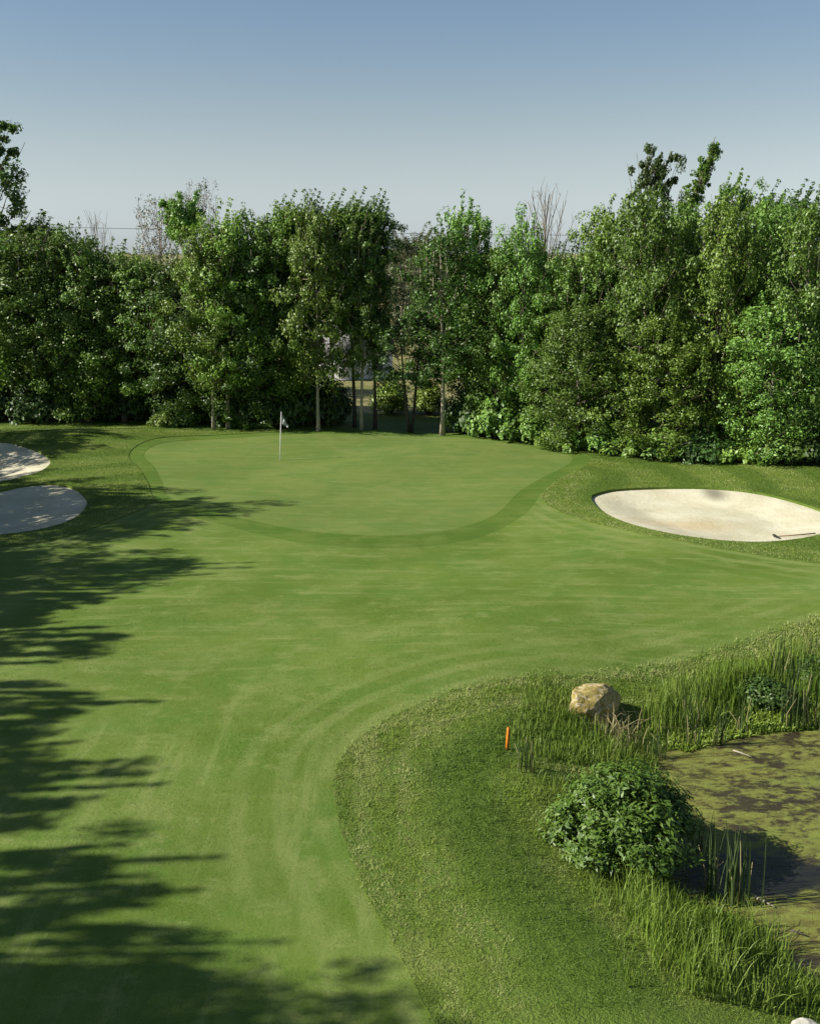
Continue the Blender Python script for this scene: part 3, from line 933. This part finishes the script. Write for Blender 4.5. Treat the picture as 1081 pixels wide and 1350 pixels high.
# trees out of the picture on the left that throw the long shadows over the fairway
LS = 'leafy tree beside the left edge of the fairway throwing its long shadow across it'
LG = 'trees along the left side of the fairway'
SUN_EL = R(33)
SDIR = np.array([1.0, 0.14])
for i, (u, v, h, w) in enumerate([(360, 668, 11.0, 5.2), (245, 652, 10.2, 4.8), (300, 690, 10.6, 4.8), (130, 640, 9.5, 4.6), (330, 742, 11.0, 3.6), (130, 735, 9.6, 4.4), (150, 790, 9.8, 4.6), (205, 775, 10.8, 3.4),
                                  (215, 838, 11.0, 4.4), (120, 812, 10.4, 4.6), (190, 915, 10.8, 3.0), (225, 1020, 11.4, 4.4), (150, 965, 10.4, 4.6), (130, 1040, 10.0, 4.0),
                                  (300, 1152, 10.8, 3.2), 
                                  (345, 1235, 10.4, 2.6), (612, 1330, 11.8, 4.2), (330, 1335, 11.0, 3.6), (190, 572, 8.0, 4.5), (150, 592, 7.5, 4.0), (60, 690, 8.5, 4.5), (70, 725, 9.5, 4.6), (60, 765, 9.0, 4.6), (60, 850, 9.5, 4.2), (70, 624, 8.6, 3.6), (20, 612, 8.0, 3.6)]):
    t = ground(u, v)
    b = t - SDIR * (h / math.tan(SUN_EL) + w * 0.32)
    plant_tree('airy' if 760 < v < 1300 else ('round', 'tall', 'round', 'tall')[i % 4], i, b[0], b[1], h, w * 1.1, LS, LG)


# ------------------------------------------------------------------ shrubs
def make_shrub(seed, h, r, n, leaf, aspect, mat, lpc=60, rc=0.35, bark='bark_dark', squash=0.7):
    rng = np.random.default_rng(seed)
    rd = random.Random(seed)
    mb = MB()
    cc = []
    for i in range(n):
        az = i * 2.39996 + rd.uniform(-0.3, 0.3)
        f = math.sqrt((i + 0.5) / n)
        tip = Vector((math.cos(az) * r * f * rd.uniform(0.8, 1.05), math.sin(az) * r * f * rd.uniform(0.8, 1.05), h * (1 - 0.72 * f ** 2.2) * rd.uniform(0.82, 1.04)))
        base = Vector((math.cos(az) * 0.12 * r, math.sin(az) * 0.12 * r, -0.08))
        mid = base.lerp(tip, 0.5) + Vector((0, 0, h * 0.12))
        mb.tube([base, mid, tip], [0.022, 0.014, 0.005], 4, cap=False)
        for t in (0.55, 0.8, 1.0):
            p = base.lerp(mid, t * 2) if t < 0.5 else mid.lerp(tip, (t - 0.5) * 2)
            cc.append(tuple(p + Vector((rd.gauss(0, .3), rd.gauss(0, .3), rd.gauss(0, .25))) * rc))
    cc = np.array(cc)
    idx = np.repeat(np.arange(len(cc)), lpc)
    m = len(idx)
    d = rng.normal(0, 1, (m, 3))
    d /= np.linalg.norm(d, axis=1)[:, None]
    C = cc[idx] + d * (rng.random(m) ** 0.5)[:, None] * rc * np.array([1, 1, squash])
    C[:, 2] = np.maximum(C[:, 2], 0.05)
    outw = C / np.array([r, r, h])
    N = d * 0.5 + outw * 0.5 + np.array([0, 0, 0.55]) + rng.normal(0, 0.45, (m, 3))
    L = leaf * rng.uniform(0.65, 1.3, m)
    A = outw * 1.0 + rng.normal(0, 0.7, (m, 3)) + np.array([0, 0, -0.2])
    return mb.build('stems', M[bark]), leaf_mesh('foliage', C, N, L, L * aspect, rng, M[mat], A), h, r


SH = {'bank': make_shrub(31, 1.45, 1.25, 90, 0.115, 0.34, 'leaf_shrub', 100, 0.28),
      'a': make_shrub(32, 1.5, 1.3, 36, 0.22, 0.6, 'leaf', 46, 0.42),
      'b': make_shrub(33, 1.3, 1.5, 44, 0.19, 0.6, 'leaf_dark', 56, 0.45),
      'bright': make_shrub(34, 2.0, 1.2, 40, 0.22, 0.5, 'leaf_bright', 44, 0.4),
      'low': make_shrub(35, 0.8, 1.2, 30, 0.17, 0.55, 'leaf_yellow', 40, 0.32)}


def shrub(kind, x, y, label, s=1.0, sz=None, group=None, name='shrub', cat='shrub'):
    st, fo, h, r = SH[kind]
    o = thing(name, label, cat, (x, y, hz(x, y)), random.uniform(0, 6.28), group)
    o.scale = (s, s, sz or s)
    link('stems', st, o)
    link('foliage', fo, o)
    return o


g = ground(818, 1125)
shrub('bank', g[0], g[1], 'dense rounded green shrub with narrow leaves on the pond bank', 1.0)
for u, v, s, lab in [(1008, 924, 0.42, 'low dark leafy shrub on the far pond bank under the tall grass'), (1074, 893, 0.42, 'low dark leafy shrub on the bank at the right edge of the photo')]:  # leafy clumps, kept dark to stand in for the shaded bank hollows
    p = ground(u, v)
    shrub('b', p[0], p[1], lab, s, s * 0.8, 'dark shrubs on the far pond bank')
UL = 'shrubs at the foot of the tree line'
for k, u, v, s, sz, lab in [
    ('low', 222, 562, 0.8, 0.9, 'small pale leafed shrub left of the leaning trunk at the foot of the trees'),
    ('a', 242, 561, 0.7, 0.8, 'bushy shrub just left of the leaning pale trunk'),
    ('low', 322, 562, 0.7, 0.7, 'small shrub between the thin pale trunk and the flagstick'),
    ('low', 345, 562, 0.6, 0.6, 'small shrub just left of the flagstick at the foot of the trees'),
    ('b', 628, 570, 0.9, 1.2, 'dark shrub right of the bare pale brown trunk'),
    ('a', 655, 576, 1.0, 1.2, 'green shrub at the back edge of the green, right of the dark shrub'),
    ('a', 700, 582, 1.0, 1.0, 'leafy shrub behind the right end of the green'),
    ('low', 745, 590, 1.1, 1.2, 'low yellowish shrub at the foot of the trees, right behind the collar'),
    ('a', 790, 594, 1.0, 0.9, 'leafy shrub at the foot of the trees, left of the bunker'),
    ('low', 830, 599, 1.1, 1.1, 'low yellowish shrub behind the left end of the right bunker'),
    ('a', 875, 602, 1.0, 0.9, 'leafy shrub behind the middle of the right bunker'),
    ('b', 925, 605, 0.9, 1.0, 'dark shrub behind the grey shaded notch of the right bunker'),
    ('low', 975, 608, 1.0, 1.0, 'low yellowish shrub behind the right end of the right bunker'),
    ('a', 1030, 609, 1.0, 0.9, 'leafy shrub near the right edge at the foot of the trees'),
    ('b', 1075, 609, 1.0, 1.0, 'dark shrub at the right edge at the foot of the trees'),
]:
    p = ground(u, v)
    shrub(k, p[0], p[1], lab, s, sz, UL)
for u, dy, s, lab in [(513, 60.3, 0.86, 'bright sunlit shrub left of the gap behind the forked tree'), (566, 60.2, 0.8, 'bright sunlit shrub right of the gap behind the forked tree')]:
    shrub('bright', x_at(u, dy, 1.0), dy, lab, s, None, 'bright shrubs in the sunlit gap')
for i, u in enumerate(list(range(-30, 450, 38)) + list(range(630, 1120, 44))):  # dark thicket added to block light and deepen the shade under the crowns
    y = (58.5 if u < 230 else 56.8 if u < 500 else 54.0) - (3 if u > 780 else 0) + random.uniform(-0.6, 0.8)
    shrub('b', x_at(u, y, 1.0), y, 'dark shrub added to deepen the shade under the trees', 1.1, 1.7, 'dark added undergrowth beneath the trees')


# ------------------------------------------------------------------ far wood beyond the field
def far_wood():
    rng = np.random.default_rng(77)
    cs, ns = [], []
    for k in range(150):
        a = rng.uniform(-0.62, 0.62)
        d = rng.uniform(150, 230)
        x, y = d * math.sin(a), d * math.cos(a)
        hh = rng.uniform(6.0, 9.5)
        n = 420
        dd = rng.normal(0, 1, (n, 3))
        dd /= np.linalg.norm(dd, axis=1)[:, None]
        c = np.array([x, y, hh * 0.55]) + dd * (rng.random(n) ** 0.4)[:, None] * np.array([4.5, 4.5, hh * 0.46])
        cs.append(c)
        ns.append(dd + np.array([0, 0, 0.4]) + rng.normal(0, 0.4, (n, 3)))
    C, N = np.concatenate(cs), np.concatenate(ns)
    L = rng.uniform(0.6, 1.3, len(C))
    o = link('far_wood', leaf_mesh('far_wood', C, N, L, L * 0.7, rng, M['leaf_pale']))
    tag(o, 'distant hazy line of trees beyond the field', 'trees', None, 'stuff')


far_wood()


# ------------------------------------------------------------------ small things
M['white_paint'] = simple('white_paint', (0.70, 0.70, 0.68), (0.78, 0.78, 0.76), 8, 0.4, 0.4, 0.0)
M['flag_cloth'] = simple('flag_cloth', (0.30, 0.31, 0.28), (0.40, 0.41, 0.38), 8, 0.85, 0.1, 0.004)
M['orange_paint'] = simple('orange_paint', (0.46, 0.14, 0.012), (0.58, 0.20, 0.02), 14, 0.5, 0.3, 0.002)
M['roof_grey'] = simple('roof_shingle', (0.25, 0.24, 0.225), (0.37, 0.355, 0.335), 3, 0.8, 0.2, 0.01, stretch=(0.5, 1, 6))
M['wall_white'] = simple('white_siding', (0.62, 0.62, 0.58), (0.74, 0.73, 0.69), 3, 0.7, 0.2, 0.01, stretch=(0.3, 0.3, 8))
M['door_brown'] = simple('brown_door', (0.20, 0.07, 0.03), (0.28, 0.11, 0.05), 5, 0.6, 0.2, 0.0)
M['dark_plastic'] = simple('dark_plastic', (0.015, 0.014, 0.013), (0.03, 0.028, 0.026), 8, 0.5, 0.3, 0.0)
M['wood_pale'] = simple('pale_wood', (0.16, 0.10, 0.06), (0.24, 0.16, 0.10), 6, 0.7, 0.2, 0.004)
M['wire'] = simple('dark_wire', (0.10, 0.09, 0.085), (0.13, 0.12, 0.11), 3, 0.6, 0.2, 0.0)
M['pole_wood'] = simple('pole_wood', (0.12, 0.09, 0.065), (0.20, 0.16, 0.12), 4, 0.9, 0.1, 0.01, stretch=(3, 3, 0.5))
M['stick'] = simple('bleached_stick', (0.20, 0.18, 0.13), (0.30, 0.27, 0.20), 10, 0.8, 0.2, 0.003)
M['pale_stone'] = simple('pale_stone', (0.30, 0.29, 0.24), (0.44, 0.42, 0.36), 5, 0.85, 0.2, 0.02)
M['cup'] = simple('cup_dark', (0.01, 0.01, 0.01), (0.02, 0.02, 0.02), 5, 0.8, 0.2, 0.0)


# flagstick
p = ground(369, 606)
fs = thing('flagstick', 'white golf flagstick with a limp pale flag standing on the green', 'flagstick', (p[0], p[1], hz(*p) - 0.038))
mb = MB()
lean = 0.13
mb.tube([(0, 0, -0.1), (lean * 0.5, 0, 1.1), (lean, 0, 2.2)], [0.019, 0.017, 0.012], 10)
link('pole', mb.build('pole', M['white_paint']), fs)
mb = MB()
mb.tube([(0, 0, 0.001), (0, 0, 0.006)], [0.055, 0.054], 20)
link('cup', mb.build('cup', M['cup'], False), fs)
# the flag hangs as a drooping triangle with folds
vs, fcs = [], []
nu, nv = 12, 10
for side in (0, 1):
    for i in range(nu + 1):
        for j in range(nv + 1):
            s, t = i / nu, j / nv
            top, bot = 2.16 - 0.56 * s ** 0.7, 1.68 - 0.20 * s
            zf = top + (bot - top) * t if top > bot else bot
            xx = lean * zf / 2.2 + 0.018 + 0.30 * s
            yy = 0.035 * math.sin(s * 9 + t * 2.5) * s ** 0.5 + side * 0.004
            vs.append((xx, yy, zf))
w = nv + 1
off = (nu + 1) * w
for i in range(nu):
    for j in range(nv):
        a = i * w + j
        fcs.append((a, a + 1, a + w + 1, a + w))
        fcs.append((off + a, off + a + w, off + a + w + 1, off + a + 1))
link('flag', mesh_np('flag', vs, np.array(fcs), M['flag_cloth'], smooth_=True), fs)

# marker stake
p = ground(668, 988)
st = thing('marker_stake', 'short orange marker stake leaning in the grass left of the shrub', 'stake', (p[0], p[1], hz(*p)))
mb = MB()
mb.tube([(0, 0, -0.1), (0.012, 0, 0.2), (0.022, 0, 0.42), (0.022, 0, 0.44)], [0.034, 0.034, 0.033, 0.022], 4)
link('post', mb.build('post', M['orange_paint'], False), st)
mb = MB()
mb.tube([(0.021, 0, 0.443), (0.021, 0, 0.452)], [0.024, 0.02], 4)
link('cap', mb.build('cap', M['orange_paint'], False), st)

# bunker rake
p0 = ground(1024, 702)
dep = -0.13 - 0.2
rk = thing('bunker_rake', 'bunker rake with a dark head lying in the sand of the right bunker', 'rake', (p0[0], p0[1], hz(*p0) - 0.20), R(4))
mb = MB()
mb.box((0, 0, 0.05), (0.035, 0.27, 0.025))
for k in range(12):
    mb.tube([(0.0, -0.25 + k * 0.0455, 0.03), (0.01, -0.25 + k * 0.0455, -0.05)], [0.012, 0.006], 5)
link('head', mb.build('head', M['dark_plastic'], False), rk)
mb = MB()
mb.tube([(0.03, 0, 0.07), (0.6, 0, 0.10), (1.3, 0, 0.15)], [0.024, 0.022, 0.020], 8)
link('handle', mb.build('handle', M['wood_pale']), rk)


# boulder
def rock(name, r, seed, mat, dims, cuts=16):
    import bmesh
    bm = bmesh.new()
    bmesh.ops.create_icosphere(bm, subdivisions=5, radius=1.0)
    rd = random.Random(seed)
    pl = []
    for k in range(cuts):
        n = Vector((rd.gauss(0, 1), rd.gauss(0, 1), rd.gauss(0.15, 0.8))).normalized()
        pl.append((n, rd.uniform(0.72, 0.93)))
    from mathutils import noise as mn
    for v in bm.verts:
        c = v.co.copy()
        for n, d in pl:
            e = c.dot(n) - d
            if e > 0:
                c -= n * e * 0.88
        q = c * 2.2 + Vector((seed, 0, 0))
        c += v.normal * (0.07 * mn.fractal(q, 1.0, 2.0, 5) - 0.05 * max(0, 0.12 - abs(mn.noise(q * 0.8))) * 8 * 0.6)
        c += v.normal * 0.025 * mn.noise(c * 11)
        v.co = Vector((c.x * dims[0], c.y * dims[1], c.z * dims[2]))
    me = bpy.data.meshes.new(name)
    bm.to_mesh(me)
    bm.free()
    for f in me.polygons:
        f.use_smooth = True
    me.materials.append(mat)
    return me


def m_boulder():
    m, nt = new_mat('boulder_stone')
    tc = nd(nt, 'ShaderNodeTexCoord').outputs['Object']
    n1 = noise(nt, tc, 3.0, 6, 0.7, 0.6)
    c = mixc(nt, ramp(nt, n1, 0.34, 0.66), (0.20, 0.155, 0.045), (0.32, 0.265, 0.09))
    vein = noise(nt, tc, 2.6, 4, 0.55, 1.4)
    vv = math_(nt, 'ABSOLUTE', math_(nt, 'SUBTRACT', vein, 0.5))
    c = mixc(nt, math_(nt, 'MULTIPLY', ramp(nt, vv, 0.035, 0.008), 0.85), c, (0.46, 0.39, 0.27))
    st = noise(nt, tc, 2.1, 5, 0.6, 0.9)
    c = mixc(nt, math_(nt, 'MULTIPLY', ramp(nt, st, 0.62, 0.72), 0.7), c, (0.16, 0.09, 0.05))
    h = math_(nt, 'ADD', n1, math_(nt, 'MULTIPLY', noise(nt, tc, 18, 4), 0.4))
    finish(nt, c, 0.85, 0.2, h, 0.05, 0.9)
    return m


M['boulder'] = m_boulder()
p = ground(782, 944)
o = link('boulder', rock('boulder', 0.5, 3, M['boulder'], (0.66, 0.48, 0.45)), None, (p[0], p[1] + 0.1, hz(*p) + 0.24))
o.rotation_euler = (0.1, 0.12, 0.5)
tag(o, 'tan boulder with pale veins and angular faces on the pond bank', 'boulder')
p = ground(1062, 1362)
o = link('stone', rock('stone', 0.2, 9, M['pale_stone'], (0.24, 0.2, 0.12), 10), None, (p[0], p[1], hz(*p) + 0.02))
tag(o, 'small pale rounded stone in the tall grass at the bottom right corner', 'stone')


# reeds: each clump a plant with green leaves and dead stalks
def reed(u, v, z, n, h0, h1, spread, label, dead=3, lean=0.1, hide=False):
    q = on_plane(u, v, z) if z is not None else ground(u, v)
    rg = np.random.default_rng(int(u * 7 + v))
    P = q + rg.normal(0, spread, (n, 2)) * np.array([1, 0.8])
    V, Q, T = blades(P, rg.uniform(h0, h1, n), 0.024 * rg.uniform(0.7, 1.3, n), lean, rg, 3)
    zb = max(hz(*q), POND_Z)
    o = thing('reed_clump', label, 'reeds', (q[0], q[1], zb), 0, 'reed clumps in and beside the pond')
    V = V - np.array([q[0], q[1], zb])
    link('leaves', mesh_np('leaves', V, [Q, T], M['blade_reed']), o)
    if dead:
        mb = MB()
        rd = random.Random(u)
        for k in range(dead):
            x, y = rd.gauss(0, spread), rd.gauss(0, spread * 0.7)
            hh = rd.uniform(0.35, 0.8) * h1
            mb.tube([(x, y, -0.1), (x + rd.gauss(0, .03), y, hh * 0.5), (x + rd.gauss(0, .1), y + rd.gauss(0, .05), hh)], [0.011, 0.009, 0.004], 5)
        link('stalks', mb.build('stalks', M['straw']), o)


for a in [
    (938, 1178, POND_Z, 16, 0.7, 1.25, 0.09, 'sparse dark reeds standing in the shaded water right below the shrub'),
    (968, 1192, POND_Z, 34, 0.7, 1.45, 0.10, 'tallest dark reed clump in the shaded water, its tips above the algae'),
    (918, 1120, POND_Z, 12, 0.4, 0.8, 0.12, 'short dark reeds at the water under the right side of the shrub'),
    (948, 982, POND_Z, 12, 0.6, 1.15, 0.07, 'thin upright reeds with pale bases in front of the dark bank of the pond'),
    (1040, 960, POND_Z, 30, 0.9, 1.7, 0.16, 'tall green reed clump at the far pond edge near the right side'),
    (1066, 958, POND_Z, 22, 0.8, 1.6, 0.12, 'dark reed clump at the far pond edge closest to the right side'),
    (910, 985, POND_Z, 10, 0.5, 1.1, 0.08, 'few thin reeds at the left corner of the far pond edge'),
    (982, 966, POND_Z, 12, 0.6, 1.2, 0.10, 'thin reeds at the middle of the far pond edge'),
    (1026, 900, None, 18, 0.7, 1.35, 0.10, 'green reed clump up on the bank, next to the fairway edge on the right'),
    (1070, 872, None, 10, 0.6, 1.1, 0.07, 'pale leafed reeds high on the bank near the right edge'),
    (905, 955, None, 18, 0.5, 1.0, 0.18, 'reeds on the bank behind the left corner of the pond'),
    (868, 1000, None, 12, 0.5, 1.0, 0.10, 'dark reeds at the water edge right behind the shrub'),
    (692, 1015, None, 22, 0.4, 0.8, 0.13, 'small upright reed clump beside the orange stake'),
]:
    reed(*a)

# flattened straw beside the boulder
q = ground(815, 972)
rg = np.random.default_rng(5)
P = q + rg.normal(0, 0.28, (110, 2))
V, Q, T = blades(P, rg.uniform(0.25, 0.7, 110), 0.018, 0.8, rg, 2, zoff=0.06)
o = link('dead_reeds', mesh_np('dead_reeds', V - np.array([q[0], q[1], 0]), [Q, T], M['straw']), None, (q[0], q[1], 0))
tag(o, 'flattened clump of straw coloured dead reeds between the boulder and the shrub', 'dead reeds')

# sticks on the water
for u0, v0, u1, v1, lab in [(995, 1184, 1020, 1198, 'pale stick floating on the pond just right of the tall reeds'),
                            (966, 990, 990, 1000, 'pale stick floating near the far pond edge'),
                            (906, 1179, 922, 1178, 'short pale stick at the near shore under the shrub'),
                            (1042, 1228, 1062, 1236, 'dark twig lying on the algae near the lower right edge')]:
    a, b = on_plane(u0, v0, POND_Z), on_plane(u1, v1, POND_Z)
    d = b - a
    mb = MB()
    mb.tube([(0, 0, 0), (d[0] * 0.5, d[1] * 0.5 + 0.01, 0.012), (d[0], d[1], 0.02)], [0.020, 0.017, 0.010], 7)
    mb.tube([(d[0] * 0.4, d[1] * 0.4, 0.01), (d[0] * 0.5 + 0.04, d[1] * 0.5 + 0.06, 0.03)], [0.009, 0.005], 5)
    o = link('stick', mb.build('stick', M['bark_dark' if lab.startswith('dark') else 'stick']), None, (a[0], a[1], POND_Z + 0.015))
    tag(o, lab, 'stick', 'sticks floating on the pond')

# shed seen through the trees
y = 78.0
x = x_at(462, y, 2.5)
sh = thing('shed', 'small white walled shed with a grey roof seen through the trees right of the flagstick', 'shed', (x, y, hz(x, y)), R(24))
mb = MB()
hw, hd, hh, rg_ = 2.6, 1.7, 2.0, 3.9
vs = [(-hw, -hd, 0), (hw, -hd, 0), (hw, hd, 0), (-hw, hd, 0), (-hw, -hd, hh), (hw, -hd, hh), (hw, hd, hh), (-hw, hd, hh), (-hw, 0, rg_), (hw, 0, rg_)]
me = mesh_np('wall', vs, [np.array([(0, 1, 5, 4), (2, 3, 7, 6)]), np.array([(3, 0, 4, 8, 7), (1, 2, 6, 9, 5)])], M['wall_white'])
link('wall', me, sh)
for sg in (-1, 1):
    mb = MB()
    sl = math.atan2(rg_ - hh, hd)
    mb.box((0, sg * (hd + 0.12) / 2, (rg_ + hh) / 2 + 0.03), (hw + 0.25, (hd + 0.25) / 2 / math.cos(sl), 0.05), Matrix.Rotation(-sg * sl, 3, 'X'))
    link('roof', mb.build('roof', M['roof_grey'], False), sh)
mb = MB()
mb.box((-hw - 0.02, 0.2, 0.95), (0.03, 0.42, 0.95))
link('door', mb.build('door', M['door_brown'], False), sh)

# power line on two poles beyond the trees
pts = [(x_at(-160, 92, 11), 92), (x_at(1240, 78, 10), 78)]
zt = [z_at(92, 293), z_at(78, 312)]
for i, (x, y) in enumerate(pts):
    o = thing('utility_pole', ('wooden utility pole beyond the trees to the left', 'wooden utility pole beyond the trees to the right')[i], 'utility pole', (x, y, hz(x, y)), 0, 'poles of the power line')
    mb = MB()
    mb.tube([(0, 0, -0.5), (0, 0, zt[i] + 0.5)], [0.17, 0.12], 10)
    link('pole', mb.build('pole', M['pole_wood']), o)
    mb = MB()
    mb.box((0, 0.14, zt[i] - 0.1), (0.06, 0.05, 1.0) if False else (0.9, 0.05, 0.06))
    link('crossarm', mb.build('crossarm', M['pole_wood'], False), o)
mb = MB()
A, B = Vector((pts[0][0], pts[0][1], zt[0])), Vector((pts[1][0], pts[1][1], zt[1]))
L = []
for k in range(41):
    t = k / 40
    q = A.lerp(B, t)
    q.z -= 0.5 * 4 * t * (1 - t) * 0.6
    L.append(q - A)
mb.tube(L, [0.022] * 41, 5)
o = link('power_line', mb.build('power_line', M['wire']), None, A)
tag(o, 'thin dark power line crossing the sky just above the tree line', 'power line')

# ------------------------------------------------------------------ light
wd = bpy.data.worlds.new('World')
sc.world = wd
wd.use_nodes = True
nt = wd.node_tree
nt.nodes.clear()
sky = nt.nodes.new('ShaderNodeTexSky')
sky.sky_type = 'NISHITA'
sky.sun_disc = False
sun_to = Vector((-SDIR[0], -SDIR[1], 0)).normalized() * math.cos(SUN_EL) + Vector((0, 0, math.sin(SUN_EL)))
sky.sun_elevation = SUN_EL
sky.sun_rotation = math.atan2(sun_to.x, sun_to.y)
sky.altitude = 100
sky.air_density = 1.0
sky.dust_density = 0.45
sky.ozone_density = 1.5
tc = nd(nt, 'ShaderNodeTexCoord').outputs['Generated']
el = nd(nt, 'ShaderNodeSeparateXYZ', {0: tc}).outputs['Z']
bw = nd(nt, 'ShaderNodeRGBToBW', {0: sky.outputs[0]}).outputs[0]
hz_col = nd(nt, 'ShaderNodeVectorMath', {0: bw, 1: (1.02, 1.16, 1.24)}, operation='MULTIPLY').outputs[0]
skc = mixc(nt, math_(nt, 'MULTIPLY', ramp(nt, el, 0.22, 0.0), 0.85), sky.outputs[0], hz_col)
bg = nd(nt, 'ShaderNodeBackground', {'Color': skc, 'Strength': 0.056})
nd(nt, 'ShaderNodeOutputWorld', {0: bg.outputs[0]})
sl = bpy.data.lights.new('sun', 'SUN')
sl.energy = 5.0
sl.angle = R(0.5)
sl.color = (1.0, 0.95, 0.86)
so = bpy.data.objects.new('sun', sl)
COL.objects.link(so)
so.location = (-40, -10, 40)
so.rotation_euler = sun_to.to_track_quat('Z', 'Y').to_euler()

sc.view_settings.view_transform = 'Standard'
sc.view_settings.look = 'None'
sc.view_settings.exposure = 0.82
sc.view_settings.gamma = 1.0
sc.cycles.max_bounces = 8
sc.cycles.transmission_bounces = 4
